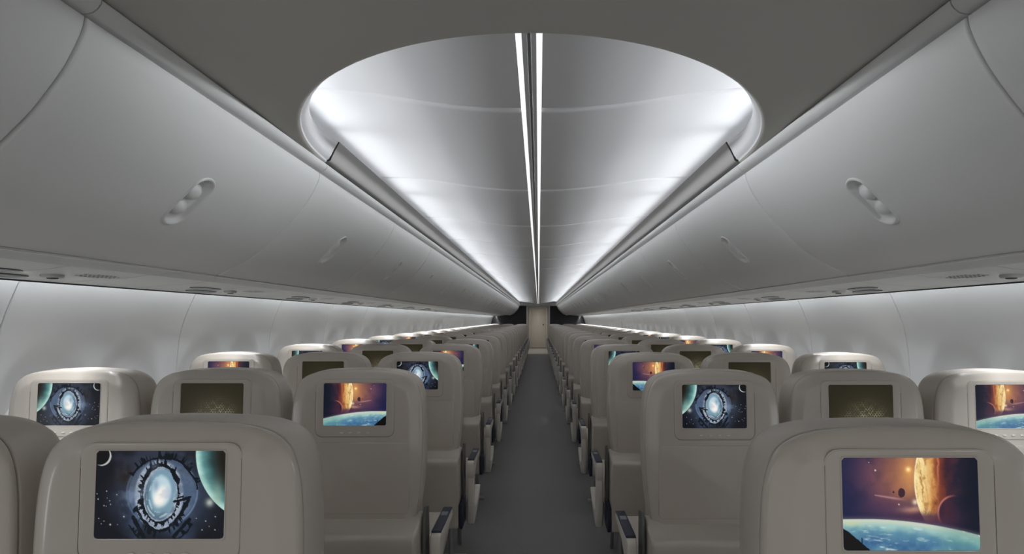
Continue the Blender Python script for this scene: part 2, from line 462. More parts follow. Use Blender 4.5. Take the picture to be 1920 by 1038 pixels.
def build_shell():
    verts, faces = [], []
    def add(x, y, z): verts.append((x, y+tilt(z), z)); return len(verts)-1
    rings = [(0.008, 0.0258), (0.0012, 0.0258), (0.0002, 0.0248), (0.0, 0.0225), (0.0010, 0.0190), (0.0030, 0.0158), (0.0065, 0.0130), (0.012, 0.0104), (0.023, 0.0060), (0.031, 0.0026), (0.0345, 0.0014), (0.039, 0.0005), (0.045, 0.0), (0.060, 0.0)]
    idx = []
    o = outline(0.012); idx.append([add(x, 0.0280, z) for x, z in o])
    for d, y in rings:
        idx.append([add(x, y, z) for x, z in outline(d)])
    for a, b in zip(idx, idx[1:]):
        for i in range(NT-1): faces.append((a[i], a[i+1], b[i+1], b[i]))
    inner = idx[-1]; io = outline(0.060)
    # split the inner loop at ZSPLIT
    up = [i for i in range(NT) if io[i][1] > ZSPLIT]
    i0, i1 = up[0], up[-1]
    # lower cap strips
    for i in range(i0):
        j = NT-1-i
        faces.append((inner[i], inner[i+1], inner[j-1], inner[j]))
    # ring between upper outline + split line and the control panel hole
    loop = [inner[i] for i in range(i0, i1+1)]
    nb = 60
    xl, zl = io[i1]; xr, zr = io[i0]
    for k in range(1, nb): loop.append(add(xl+(xr-xl)*k/nb, 0.0, zl+(zr-zl)*k/nb))
    # the split edge must join the lower strip: refine with a fan
    fan = [inner[i1]]+loop[len(loop)-(nb-1):]+[inner[i0]]
    faces.remove((inner[i0-1], inner[i0], inner[NT-1-i0], inner[NT-i0]))
    faces.append(tuple([inner[i0-1]]+fan[::-1]+[inner[NT-i0]]))
    hole = []
    for v in loop:
        x, y, z = verts[v]
        hole.append(rrect_ray(math.atan2(z-BC[1], x-BC[0]), BHX, BHZ, BR))
    n = len(loop); prev = loop
    for f in (0.5, 1.0):
        cur = []
        for v, (hx, hz) in zip(loop, hole):
            x, y, z = verts[v]
            cur.append(add(x*(1-f)+(hx+BC[0])*f, 0.0, z*(1-f)+(hz+BC[1])*f))
        for i in range(n): faces.append((prev[i], prev[(i+1) % n], cur[(i+1) % n], cur[i]))
        prev = cur
    deep = [add(hx+BC[0], 0.0045, hz+BC[1]) for hx, hz in hole]
    for i in range(n): faces.append((prev[i], prev[(i+1) % n], deep[(i+1) % n], deep[i]))
    faces.append(tuple(deep))
    return mk('rear_shell', verts, faces, M['seat'], True, 50), hole
SHELL, HOLE = build_shell()

def build_panel():
    verts, faces = [], []
    def add(x, y, z): verts.append((x, y+tilt(z), z)); return len(verts)-1
    n = len(HOLE); idx = []
    def ins(d): return [add(hx*(1-d/BHX)+BC[0], 0, hz*(1-d/BHZ)+BC[1]) for hx, hz in HOLE]
    sc = (0.0, (SZ0+SZ1)/2)
    for d, y in ((0.0006, 0.004), (0.0006, 0.0012), (0.0013, 0.0), (0.0028, -0.0006), (0.008, -0.0006)):
        r = ins(d)
        for v in r: verts[v] = (verts[v][0], verts[v][1]+y, verts[v][2])
        idx.append(r)
    hx, hz = SW, (SZ1-SZ0)/2
    angs = [math.atan2(h[1]+BC[1]-sc[1], h[0]) for h in HOLE]
    for g, y in ((0.0032, -0.0006), (0.0026, -0.0014), (0.0012, -0.0014), (0.0002, -0.0006), (-0.0002, 0.003)):
        r = []
        for a in angs:
            x, z = rrect_ray(a, hx+g, hz+g, 0.005)
            r.append(add(x, y, z+sc[1]))
        idx.append(r)
    for a, b in zip(idx, idx[1:]):
        for i in range(n): faces.append((a[i], a[(i+1) % n], b[(i+1) % n], b[i]))
    return mk('control_panel', verts, faces, M['seat'], True, 40)
PANEL = build_panel()

def build_cushion():
    verts, faces = [], []
    def add(x, y, z): verts.append((x, y+tilt(z), z)); return len(verts)-1
    rings = [(0.012, 0.0278), (0.004, 0.0282), (0.0014, 0.0294), (0.0, 0.032), (-0.001, 0.055), (-0.001, 0.085), (0.003, 0.104), (0.012, 0.118), (0.03, 0.127), (0.06, 0.128)]
    idx = [[add(x, y, z) for x, z in outline(d)] for d, y in rings]
    for a, b in zip(idx, idx[1:]):
        for i in range(NT-1): faces.append((a[i], a[i+1], b[i+1], b[i]))
    inner = idx[-1]
    for i in range(NT//2-1):
        j = NT-1-i
        faces.append((inner[i], inner[i+1], inner[j-1], inner[j]))
    return mk('back_cushion', verts, faces, M['leather'], True, 60)
CUSHION = build_cushion()
def arc(cx, cz, r, a0, a1, n=6):
    return [(cx+r*math.cos(math.radians(a0+(a1-a0)*k/n)), cz+r*math.sin(math.radians(a0+(a1-a0)*k/n))) for k in range(n+1)]
pod_prof = [(0.05, 0.665), (0.012, 0.662), (-0.008, 0.652), (-0.052, 0.640)]+arc(-0.070, 0.619, 0.019, 75, 170, 6)+[(-0.087, 0.60), (-0.083, 0.58), (-0.078, 0.50), (-0.076, 0.33)]+arc(-0.066, 0.315, 0.010, 180, 270, 3)+[(0.05, 0.305)]
POD = prism('lower_back', pod_prof, -0.215, 0.215, 'x', M['leather'], 0.009, 3, 50)
SEATPAN = prism('seat_cushion', [(0.06, 0.33), (0.06, 0.46), (0.12, 0.47), (0.44, 0.49)]+arc(0.47, 0.44, 0.045, 75, -60, 6)+[(0.44, 0.37), (0.30, 0.33)], -0.215, 0.215, 'x', M['leather'], 0.015, 3, 50)
def plate(z0, z1, hw, name, mat):
    # thin raised tray leaf on the rear face
    bm = bmesh.new()
    p = [(-hw, z0), (hw, z0), (hw, z1), (-hw, z1)]
    va = [bm.verts.new((x, 0.004, z)) for x, z in p]; vb = [bm.verts.new((x, -0.0030, z)) for x, z in p]
    bm.faces.new(va); f = bm.faces.new(vb)
    for i in range(4): bm.faces.new((va[i], va[(i+1) % 4], vb[(i+1) % 4], vb[i]))
    bmesh.ops.recalc_face_normals(bm, faces=bm.faces)
    vert_e = [e for e in bm.edges if abs(e.verts[0].co.y-e.verts[1].co.y) > 1e-4]
    bmesh.ops.bevel(bm, geom=vert_e, offset=0.012, segments=4, profile=0.5, affect='EDGES')
    fe = [e for e in bm.edges if all(abs(v.co.y+0.0030) < 1e-5 for v in e.verts)]
    bmesh.ops.bevel(bm, geom=fe, offset=0.0025, segments=3, profile=0.5, affect='EDGES')
    return bm_mesh(name, bm, mat, 50)
TRAY = plate(0.672, 0.902, 0.176, 'tray_table', M['seat'])
def build_button():
    verts, faces = [], []
    n = 14
    rings = [(1.0, 0.001), (1.0, -0.0008), (0.8, -0.0022), (0.4, -0.0026)]
    for k, y in rings:
        for i in range(n):
            a = 2*math.pi*i/n
            verts.append((0.0065*k*math.cos(a), y, 0.0028*k*math.sin(a)))
    for r in range(3):
        for i in range(n): faces.append((r*n+i, r*n+(i+1) % n, (r+1)*n+(i+1) % n, (r+1)*n+i))
    faces.append(tuple(3*n+i for i in range(n)))
    return mk('button', verts, faces, M['seat_light'], True, 60)
BUTTON = build_button()
ARM = [(0.215, 0.606), (0.004, 0.606), (-0.006, 0.600), (-0.012, 0.585), (-0.012, 0.545), (-0.008, 0.528), (0.002, 0.516), (0.020, 0.508), (0.042, 0.508), (0.048, 0.522),
       (0.060, 0.540), (0.10, 0.560), (0.16, 0.570), (0.205, 0.574), (0.222, 0.580), (0.223, 0.598)]
END = [(-0.006, 0.530), (0.036, 0.530), (0.038, 0.42), (0.050, 0.372), (0.074, 0.352), (0.12, 0.350), (0.20, 0.372), (0.262, 0.402), (0.276, 0.398), (0.274, 0.382),
       (0.19, 0.330), (0.10, 0.300), (0.045, 0.288), (0.018, 0.290), (0.004, 0.306), (-0.004, 0.36)]
def aisle_parts(s):
    xc = 0.262*s
    d = {}
    d['armrest'] = prism('armrest', ARM, xc-0.0165, xc+0.0165, 'x', M['seat_light'], 0.006, 3, 50)
    d['armrest_pad'] = prism('armrest_pad', [(0.010, 0.6055), (0.216, 0.6055), (0.2165, 0.609), (0.213, 0.6125), (0.014, 0.6125), (0.010, 0.609)], xc-0.0160, xc+0.0160, 'x', M['navy'], 0.0015, 2)
    d['pad_inset'] = prism('pad_inset', [(0.135, 0.612), (0.165, 0.612), (0.165, 0.6140), (0.135, 0.6140)], xc-0.011, xc+0.011, 'x', M['inset'], 0.0008, 2)
    d['end_panel'] = prism('end_panel', END, xc-0.0155, xc+0.0155, 'x', M['seat_light'], 0.006, 3, 50)
    d['slot_shade'] = prism('side_slot_shade', [(0.004, 0.682), (0.014, 0.690), (0.05, 0.68), (0.06, 0.34), (0.0, 0.34), (-0.012, 0.60), (-0.006, 0.650)], s*0.2215, s*0.231, 'x', M['slot_shade'], 0.003, 2)  # dark plate standing in for the shaded gap beside the seat back
    d['side_trim'] = prism('side_trim', [(-0.074, 0.42), (0.05, 0.43), (0.05, 0.300), (-0.060, 0.300), (-0.074, 0.315)], s*0.2155, s*0.232, 'x', M['navy'], 0.003, 2)
    return d
AISLE = {1: aisle_parts(1), -1: aisle_parts(-1)}
def legs():
    a = tube('leg', [(0, 0.16, 0.32), (0, 0.15, 0.20), (0, 0.13, 0.0)], 0.011, M['steel'])
    b = tube('leg', [(0, 0.36, 0.34), (0, 0.38, 0.20), (0, 0.42, 0.0)], 0.011, M['steel'])
    c = tube('stretcher', [(-0.22, 0.14, 0.075), (0.22, 0.14, 0.075)], 0.010, M['steel'])
    return a, b, c
LEG_R, LEG_F, STRETCH = legs()

def make_seat(place, side, picture, flip, detail):
    """place aisle/middle/window; side -1 left block, +1 right block"""
    root = bpy.data.objects.new('passenger_seat', None); col.objects.link(root)
    ob('rear_shell', SHELL, root); ob('back_cushion', CUSHION, root)
    ob('lower_back', POD, root); ob('seat_cushion', SEATPAN, root); ob('tray_table', TRAY, root)
    p = ob('control_panel', PANEL, root)
    ob('screen', SCREENS[(picture, flip)], p)
    if detail:
        for k in range(4):
            z = 0.9335
            ob('button', BUTTON, p, (-0.042+0.028*k, tilt(z)-0.0006, z))
    if place == 'aisle':
        s = -side
        A = AISLE[s]
        a = ob('armrest', A['armrest'], root)
        pd = ob('armrest_pad', A['armrest_pad'], a, label='dark navy armrest pad')
        if detail: ob('pad_inset', A['pad_inset'], a)
        ob('end_panel', A['end_panel'], root); ob('side_slot_shade', A['slot_shade'], root, label='dark strip for the shaded side slot'); ob('side_trim', A['side_trim'], root, label='navy side trim')
        xl = 0.14*s
    else:
        xl = 0.14*(-side)
    ob('leg', LEG_R, root, (xl, 0, 0)); ob('leg', LEG_F, root, (xl, 0, 0)); ob('stretcher', STRETCH, root)
    return root
def copy_tree(o, parent=None):
    c = o.copy(); col.objects.link(c)
    if parent: c.parent = parent
    for ch in o.children: copy_tree(ch, c)
    return c
protos = {}
def get_seat(place, side, picture, flip, detail):
    key = (place, side, picture, flip, detail)
    if key not in protos:
        protos[key] = make_seat(*key); return protos[key]
    return copy_tree(protos[key])
SX = {'aisle': 0.575, 'middle': 1.038, 'window': 1.502}
Y0 = {-1: 0.749, 1: 0.711}
DESC = {'ring': 'a glowing toothed ring', 'planet': 'an orange planet', 'hex': 'a dim honeycomb pattern'}
PLACE = {'aisle': 'aisle seat', 'middle': 'middle seat', 'window': 'window seat'}
for r in range(1, N_ROWS+1):
    odd = r % 2
    for side in (-1, 1):
        for place in ('aisle', 'middle', 'window'):
            if r == 1 and (place == 'window' or (place == 'middle' and side == 1)): continue
            if place == 'middle': pic = 'hex'
            else:
                first = 'ring' if side == -1 else 'planet'
                other = 'planet' if side == -1 else 'ring'
                pic = first if (place == 'aisle') == bool(odd) else other
            o = get_seat(place, side, pic, 0 if odd else 1, r <= 7)
            o.location = (side*SX[place], Y0[side]+ROW*(r-1), 0)
            where = 'left' if side == -1 else 'right'
            if r <= 11: rowtxt = f'{ORD[r]} row from the camera'
            else: rowtxt = f'{ORD[N_ROWS-r+1]} row from the end door'.replace('first row from', 'row closest to')
            if r <= 4:
                o['label'] = f'beige {PLACE[place]} showing {DESC[pic]}, {where} block, {rowtxt}'
            else:
                o['label'] = f'beige {PLACE[place]}, {where} of the aisle, {rowtxt}'
            o['category'] = 'seat'
            o['group'] = 'beige seats in rows along the aisle'

# ------------------------------------------------------------------ overhead bins
BINC = Curve([(0.698, E+0.484), (0.712, E+0.445), (0.736, E+0.3995), (0.760, E+0.366), (0.789, E+0.329), (0.829, E+0.289), (0.876, E+0.2435),
              (0.930, E+0.2015), (0.986, E+0.172), (1.043, E+0.1445)], 10)
def s_of_x(x): return float(np.interp(x, BINC.p[:, 0], BINC.s))
GAPH = 0.0013
YA, YB = GAPH, PITCH-GAPH
YC = 0.403
LH, LW = 0.079, 0.031
SCN = s_of_x(0.829)+0.004
def surf(side, s, y, h=0.0):
    p = BINC.at(s); g = BINC.tan(s); n = np.array([-g[1], g[0]])
    if n[0] > 0: n = -n                                        # towards the cabin
    q = p+n*h
    return (side*q[0], y, q[1])
HY, HS = 0.05, 0.105
def bin_door(side):
    s_st = np.concatenate([np.linspace(0.004, SCN-HS, 9), np.linspace(SCN-HS, SCN+HS, 15)[1:], np.linspace(SCN+HS, BINC.L, 16)[1:]])
    y_in = np.concatenate([np.linspace(YA+0.006, YC-HY, 9), [YC+HY], np.linspace(YC+HY, YB-0.006, 9)[1:]])
    ys = [(YA, -0.016), (YA, -0.006), (YA+0.0015, -0.0018), (YA+0.003, -0.0005)]+[(y, 0.0) for y in y_in]+[(YB-0.003, -0.0005), (YB-0.0015, -0.0018), (YB, -0.006), (YB, -0.016)]
    ss = [(s_st[0], -0.016), (s_st[0], -0.004)]+[(s, 0.0) for s in s_st[1:]]+[(BINC.L, -0.012)]
    verts, faces = [], []
    for y, hy in ys:
        for s, hs in ss:
            verts.append(surf(side, s, y, min(hy, hs)))
    n = len(ss)
    iy = [i for i, (y, h) in enumerate(ys) if abs(y-(YC-HY)) < 1e-6][0]
    for i in range(len(ys)-1):
        for j in range(n-1):
            sm_ = (ss[j][0]+ss[j+1][0])/2
            if i == iy and abs(sm_-SCN) < HS-1e-6: continue
            faces.append((i*n+j, i*n+j+1, (i+1)*n+j+1, (i+1)*n+j))
    # ring from the rectangle to the latch outline
    nv = len(verts)
    fr = (1.0, 0.6, 0.25, 0.0)
    for f in fr:
        for a in ANG:
            cs, cy = capsule(a); rs, ry = rect(a)
            verts.append(surf(side, SCN+cs+(rs-cs)*f, YC+cy+(ry-cy)*f))
    m = len(ANG)
    for k in range(len(fr)-1):
        for i in range(m):
            faces.append((nv+k*m+i, nv+k*m+(i+1) % m, nv+(k+1)*m+(i+1) % m, nv+(k+1)*m+i))
    return mk('bin_door', verts, [f if side < 0 else f[::-1] for f in faces], M['bin'], True, 50, False)
ANG = sorted(list(np.linspace(0, 2*math.pi, 60, endpoint=False)+0.013)+[math.atan2(HY, HS) % (2*math.pi), math.atan2(HY, -HS) % (2*math.pi), math.atan2(-HY, -HS) % (2*math.pi), math.atan2(-HY, HS) % (2*math.pi)])
def capsule(a, k=1.0):
    c, s = math.cos(a), math.sin(a)
    lo, hi = 0, 0.2
    for _ in range(36):
        m = (lo+hi)/2
        x, y = abs(c*m), abs(s*m)
        d = y if x < LH-LW else math.hypot(x-(LH-LW), y)
        if d < LW: lo = m
        else: hi = m
    return c*lo*k, s*lo*k
def rect(a):
    c, s = math.cos(a), math.sin(a)
    k = min(HS/abs(c) if abs(c) > 1e-9 else 9, HY/abs(s) if abs(s) > 1e-9 else 9)
    return c*k, s*k
def latch(side):
    verts, faces = [], []
    prof = [(1.0, 0.0), (0.985, 0.0030), (0.955, 0.0042), (0.92, 0.0036), (0.89, 0.0008), (0.87, -0.004), (0.85, -0.0075), (0.82, -0.009)]
    for f in np.linspace(0.76, 0.02, 16): prof.append((f, None))
    m = len(ANG)
    def pan(u, v):
        h = -0.0095-0.011*sm(0.02, 0.06, -u)                 # deeper towards the top
        for cu in (-0.022, 0.030):
            rr = math.hypot((u-cu)/0.022, v/0.021)
            if rr < 1: h = max(h, -0.0135+0.0165*math.sqrt(1-rr*rr))
        return float(h)
    for f, h in prof:
        for a in ANG:
            u, v = capsule(a, f)
            verts.append(surf(side, SCN+u, YC+v, pan(u, v) if h is None else h))
    for k in range(len(prof)-1):
        for i in range(m):
            faces.append((k*m+i, k*m+(i+1) % m, (k+1)*m+(i+1) % m, (k+1)*m+i))
    faces.append(tuple((len(prof)-1)*m+i for i in range(m)))
    return mk('latch', verts, faces, M['bin'], True, 55)
def mx(side, pts): return [(side*x, E+z) for x, z in pts]
RAIL = [(0.700, 0.4875), (0.692, 0.4895), (0.684, 0.4955), (0.6785, 0.5035), (0.678, 0.509), (0.682, 0.5125), (0.690, 0.513), (0.72, 0.512), (0.73, 0.485)]
inner_b = [(side_x, z) for side_x, z in []]
BODY = [(0.735, 0.505), (1.45, 0.505), (1.545, 0.1586), (1.075, 0.1625)]+[(BINC.at(s)[0]+0.016, BINC.at(s)[1]-E+0.010) for s in np.linspace(BINC.L-0.02, 0.03, 14)]
BIN = {}
for sd in (-1, 1):
    BIN[sd] = dict(door=bin_door(sd), latch=latch(sd),
                   rail=prism('top_rail', mx(sd, RAIL), 0.0012, PITCH-0.0012, 'y', M['bin'], 0, 2, 50),
                   body=prism('bin_body', mx(sd, BODY), 0.002, PITCH-0.002, 'y', M['bin'], 0, 2, 30))
# ------------------------------------------------------------------ passenger service panels under the bins
PSU = [(1.043, 0.1425), (1.046, 0.1395), (1.052, 0.1390), (1.058, 0.1425), (1.066, 0.1500), (1.10, 0.1530), (1.20, 0.1510), (1.27, 0.1455), (1.315, 0.1385), (1.36, 0.1345), (1.44, 0.1300), (1.53, 0.1215), (1.548, 0.1195), (1.553, 0.126),
       (1.548, 0.158), (1.06, 0.162)]
def psu_z(x): return float(np.interp(x, [p[0] for p in PSU[:13]], [p[1] for p in PSU[:13]]))
def flat_capsule(side, xc, yc, hy, hx, drop, name, mat, rim=0.004):
    """oval cap lying on the underside of the service panel, long axis along the cabin"""
    verts, faces = [], []; n = 28
    rings = [(1.0, -0.003), (1.0, drop*0.6), (1-rim/hx, drop), (0.55, drop*0.8), (0.05, drop*0.7)]
    for k, h in rings:
        for i in range(n):
            a = 2*math.pi*i/n
            c, s = math.cos(a), math.sin(a)
            x = xc+hx*k*math.copysign(abs(c)**0.7, c); y = yc+hy*k*math.copysign(abs(s)**0.7, s)
            verts.append((side*x, y, E+psu_z(x)-h))
    for r in range(len(rings)-1):
        for i in range(n): faces.append((r*n+i, r*n+(i+1) % n, (r+1)*n+(i+1) % n, (r+1)*n+i))
    faces.append(tuple((len(rings)-1)*n+i for i in range(n)))
    return mk(name, verts, faces, mat, True, 50)
def grille(side):
    verts, faces = [], []
    for i in range(5):
        for j in range(9):
            x, y = 1.335+0.014*i, 0.790+0.014*(j-4)-0.0
            if ((i-2)/2.6)**2+((j-4)/4.6)**2 > 1: continue
            b = len(verts)
            for k in range(8):
                a = k*math.pi/4; xx = x+0.0045*math.cos(a)
                verts.append((side*xx, y-0.05+0.0045*math.sin(a), E+psu_z(xx)-0.0008))
            faces.append(tuple(b+k for k in range(8)))
    return mk('speaker_grille', verts, faces, M['dots'], False)
SVC = {}
for sd in (-1, 1):
    SVC[sd] = dict(base=prism('panel', mx(sd, PSU), 0.0015, PITCH-0.0015, 'y', M['psu'], 0, 2, 40),
                   seam1=None,
                   lensA=flat_capsule(sd, 1.405, 0.47, 0.080, 0.030, 0.004, 'sign_lens', M['dark']),
                   lensB=flat_capsule(sd, 1.488, 0.56, 0.085, 0.026, 0.004, 'reading_light', M['dark']),
                   vent=flat_capsule(sd, 1.42, 0.655, 0.026, 0.022, 0.010, 'air_vent', M['psu']),
                   vent_eye=flat_capsule(sd, 1.42, 0.655, 0.014, 0.012, 0.012, 'vent_nozzle', M['dark'], 0.002),
                   grille=grille(sd),
                   rail=prism('panel_band', mx(sd, [(1.0585, 0.1425), (1.066, 0.1492), (1.10, 0.1522), (1.20, 0.1502), (1.262, 0.1455), (1.268, 0.1462), (1.20, 0.154), (1.06, 0.156)]), 0.0012, PITCH-0.0012, 'y', M['psuband'], 0, 2, 40))  # darker grey band along the inboard part of the underside
def joint(side, y):
    xs = np.linspace(1.062, 1.545, 24)
    rows = [[(side*x, y-0.0009, E+psu_z(x)-0.0006) for x in xs], [(side*x, y+0.0009, E+psu_z(x)-0.0006) for x in xs]]
    return grid('panel_joint', rows, M['gap'])
JOINT = {(sd, k): joint(sd, k) for sd in (-1, 1) for k in (0.27, 0.545)}
N_BINS = 22
Y_BIN0 = 0.767-PITCH
for sd in (-1, 1):
    where = 'left' if sd == -1 else 'right'
    for k in range(N_BINS):
        y = Y_BIN0+PITCH*k
        near = k < 11
        cnt = f'{ORD[k+1]} from the camera' if near else f'{ORD[N_BINS-k]} from the end partition'
        b = thing('overhead_bin', f'white overhead bin with oval latch over the {where} seats, {cnt}', 'overhead bin', (0, y, 0), 'overhead bins along the cabin')
        ob('bin_door', BIN[sd]['door'], b); ob('latch', BIN[sd]['latch'], b); ob('top_rail', BIN[sd]['rail'], b); ob('bin_body', BIN[sd]['body'], b)
        p = thing('service_panel', f'grey service panel under the {where} overhead bins, {cnt}', 'service panel', (0, y, 0), 'service panels under the bins')
        ob('panel', SVC[sd]['base'], p); ob('panel_band', SVC[sd]['rail'], p, label='dark grey band')
        if k < 9:
            ob('sign_lens', SVC[sd]['lensA'], p, label='dark oval lens'); ob('reading_light', SVC[sd]['lensB'], p, label='dark lamp lens')
            v = ob('air_vent', SVC[sd]['vent'], p); ob('vent_nozzle', SVC[sd]['vent_eye'], v)
            ob('speaker_grille', SVC[sd]['grille'], p)
            for kk in (0.27, 0.545): ob('panel_joint', JOINT[(sd, kk)], p)

# ------------------------------------------------------------------ side walls, windows
WALL = Curve([(1.615, E+0.215), (1.643, E+0.17), (1.667, E+0.13), (1.704, E+0.05), (1.734, E-0.03), (1.753, E-0.12), (1.764, E-0.25), (1.768, E-0.42), (1.760, E-0.65), (1.745, E-0.95), (1.742, E-1.2), (1.742, 0.0)], 10)
WP = 0.80
WINC = ((0.22, 1), (0.66, 1))
def scoop(y, z):
    h = 0
    for f, _ in WINC:
        dy, dz = (y-f*WP)/0.165, (z-(E-0.42))/0.33
        r = (abs(dy)**2.6+abs(dz)**2.6)**(1/2.6)
        h = max(h, 0.022*float(sm(1.08, 0.70, r)))
    return h
def wall_panel(side):
    g = 0.0018
    ys = [(g, 0.010), (g, 0.003), (g+0.002, 0.0)]+[(y, 0) for y in np.linspace(0.006, WP-0.006, 58)]+[(WP-g-0.002, 0.0), (WP-g, 0.003), (WP-g, 0.010)]
    st = np.concatenate([np.linspace(0, 0.9, 70), np.linspace(0.9, WALL.L, 10)[1:]])
    rows = []
    for y, d in ys:
        r = []
        for s in st:
            p = WALL.at(s)
            r.append((side*(p[0]+d+scoop(y, p[1])), y, p[1]))
        rows.append(r)
    # window opening: drop the faces inside the reveal
    n = len(st); verts = [v for r in rows for v in r]; faces = []
    for i in range(len(rows)-1):
        for j in range(n-1):
            yc = (ys[i][0]+ys[i+1][0])/2; zc = (rows[i][j][2]+rows[i][j+1][2])/2
            if any((abs((yc-f*WP)/0.112)**3+abs((zc-(E-0.485))/0.175)**3) < 1 for f, _ in WINC): continue
            faces.append((i*n+j, i*n+j+1, (i+1)*n+j+1, (i+1)*n+j))
    return mk('wall_panel', verts, faces, M['wall'], True, 60)
def oval(cy, cz, ry, rz, n=40, p=3.0):
    out = []
    for i in range(n):
        a = 2*math.pi*i/n; c, s = math.cos(a), math.sin(a)
        out.append((cy+ry*math.copysign(abs(c)**(2/p), c), cz+rz*math.copysign(abs(s)**(2/p), s)))
    return out
def window_frame(side):
    verts, faces = [], []; n = 40
    for (x, k) in ((1.800, 1.26), (1.788, 1.23), (1.782, 1.18), (1.780, 1.06), (1.788, 0.99), (1.835, 0.94)):
        for y, z in oval(0, E-0.485, 0.112*k, 0.175*k, n): verts.append((side*x, y, z))
    for r in range(5):
        for i in range(n): faces.append((r*n+i, r*n+(i+1) % n, (r+1)*n+(i+1) % n, (r+1)*n+i))
    return mk('window_frame', verts, faces, M['wall'], True, 50)
def window_leaf(side, x, name, mat):
    a = oval(0, E-0.485, 0.108, 0.168)
    bm = bmesh.new()
    va = [bm.verts.new((side*x, y, z)) for y, z in a]; vb = [bm.verts.new((side*(x+0.004), y, z)) for y, z in a]
    bm.faces.new(va); bm.faces.new(vb)
    for i in range(len(a)): bm.faces.new((va[i], va[(i+1) % len(a)], vb[(i+1) % len(a)], vb[i]))
    return bm_mesh(name, bm, mat, 40)
SEAM0 = {-1: 1.565, 1: 1.457}
wn = 0
for sd in (-1, 1):
    w = struct('wall_left' if sd == -1 else 'wall_right', prism('wall_backing', mx(sd, [(1.70, 0.22), (1.90, 0.22), (1.90, -1.3), (1.885, -1.3), (1.885, 0.20), (1.70, 0.20)]), -1.3, Y_END+0.05, 'y', M['gap']))
    pm = wall_panel(sd); fm = window_frame(sd)
    shade = window_leaf(sd, 1.806, 'window_shade', M['wall']); pane = window_leaf(sd, 1.825, 'window_pane', M['day'])
    y = SEAM0[sd]-WP*3
    first = True
    while y < Y_END-0.02:
        struct('wall_panel', pm, w, (0, y, 0))
        for f, _ in WINC:
            yy = y+f*WP
            if 0.4 < yy < 9.5:
                wn += 1
                o = struct(f'window_{wn}', fm, None, (0, yy, 0))
                ob('window_pane', pane, o)
            else:
                ob('window_shade', shade, w, (0, yy, 0))
        y += WP
    struct('trim_left' if sd == -1 else 'trim_right', prism('panel_gasket', mx(sd, [(1.5535, 0.1155), (1.5595, 0.1155), (1.5595, 0.126), (1.5535, 0.126)]), -1.2, Y_END, 'y', M['gap']))

# ------------------------------------------------------------------ ceiling
RX, RY, YS = 0.676, 0.708, 1.577          # rounded start of the vault
ZC = E+0.5135
VC = Curve([(0.0, E+0.577), (0.05, E+0.5772), (0.12, E+0.579), (0.2, E+0.585), (0.3, E+0.597), (0.38, E+0.610), (0.46, E+0.622), (0.54, E+0.630), (0.60, E+0.6335), (0.66, E+0.634), (0.72, E+0.634), (0.752, E+0.612), (0.757, E+0.53)], 8)
def vz(x): return float(np.interp(abs(x), VC.p[:, 0], VC.p[:, 1]))
def flat_ceiling():
    verts, faces = [], []
    n = 64; XE = 0.735
    Y_BACK = -1.2
    ks = [k/n for k in range(n+1)]
    arc_ = [(RX*math.cos(math.pi*k), YS-RY*math.sin(math.pi*k)) for k in ks]
    # outer boundary with matching parameter
    out = []
    for k, (x, y) in zip(ks, arc_):
        a = math.pi*k
        c, s = math.cos(a), -math.sin(a)
        t = min(XE/abs(c) if abs(c) > 1e-6 else 1e9, (YS-Y_BACK)/abs(s) if abs(s) > 1e-6 else 1e9)
        out.append((c*t, YS+s*t))
    edge = [(0.000, 0.000), (0.004, 0.0006), (0.008, 0.0022), (0.012, 0.0062), (0.0135, 0.012)]   # rolled lip into the opening
    rings = []
    for f in (1.0, 0.66, 0.33): rings.append([(ax+(ox-ax)*f, ay+(oy-ay)*f, ZC) for (ax, ay), (ox, oy) in zip(arc_, out)])
    for d, h in [(-0.012, 0), (-0.008, 0.0004), (-0.004, 0.0018), (-0.001, 0.005), (0.0, 0.010)]:
        rings.append([(x*(RX-d)/RX, YS+(y-YS)*(RY-d)/RY, ZC+h) for x, y in arc_])
    rows = [rings[-2], rings[-1]]
    for zz in (0.5255, 0.530, 0.536, 0.543, 0.556, 0.570, 0.583):       # leaning rim of the opening, lower towards its front
        r = []
        for x, y in arc_:
            t = max(0.0, (y-(YS-RY))/RY)
            zt = 0.524+(0.583-0.524)*t**1.3
            z = 0.5235+(zt-0.5235)*(zz-0.5235)/(0.583-0.5235)
            i_ = float(np.interp(z, [0.5235, 0.528, 0.5345, 0.556, 0.583], [0.0, 0.0055, 0.0125, 0.023, 0.038]))
            r.append((x*(RX-i_)/RX, YS+(y-YS)*(RY-i_)/RY, E+z))
        rows.append(r)
    # outside skin of the rim so that it has thickness
    rows.append([(x*1.006, YS+(y-YS)*1.006, z+0.001) for x, y, z in rows[-1]])
    rows.append([(x*1.012, YS+(y-YS)*1.012, E+0.530) for x, y in arc_])
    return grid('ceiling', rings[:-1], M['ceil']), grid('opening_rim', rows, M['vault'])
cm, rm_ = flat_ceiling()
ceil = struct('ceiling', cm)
ob('opening_rim', rm_, ceil, label='white rim of the ceiling opening')
def ceiling_far():
    yc = Y_END-0.66; rows = []
    n = 40
    arc_ = [(RX*math.cos(math.pi*k/n), yc+0.5*math.sin(math.pi*k/n)) for k in range(n+1)]
    rows.append([(x, y, vz(x)) for x, y in arc_]); rows.append([(x, y, ZC+0.01) for x, y in arc_]); rows.append([(x*1.01, y+0.006, ZC) for x, y in arc_])
    rows.append([(0.735*math.cos(math.pi*k/n) if True else 0, Y_END+0.02 if 0 < k < n else yc, ZC) for k in range(n+1)])
    return grid('end_ceiling_panel', rows, M['vault'])
ob('end_ceiling_panel', ceiling_far(), ceil)
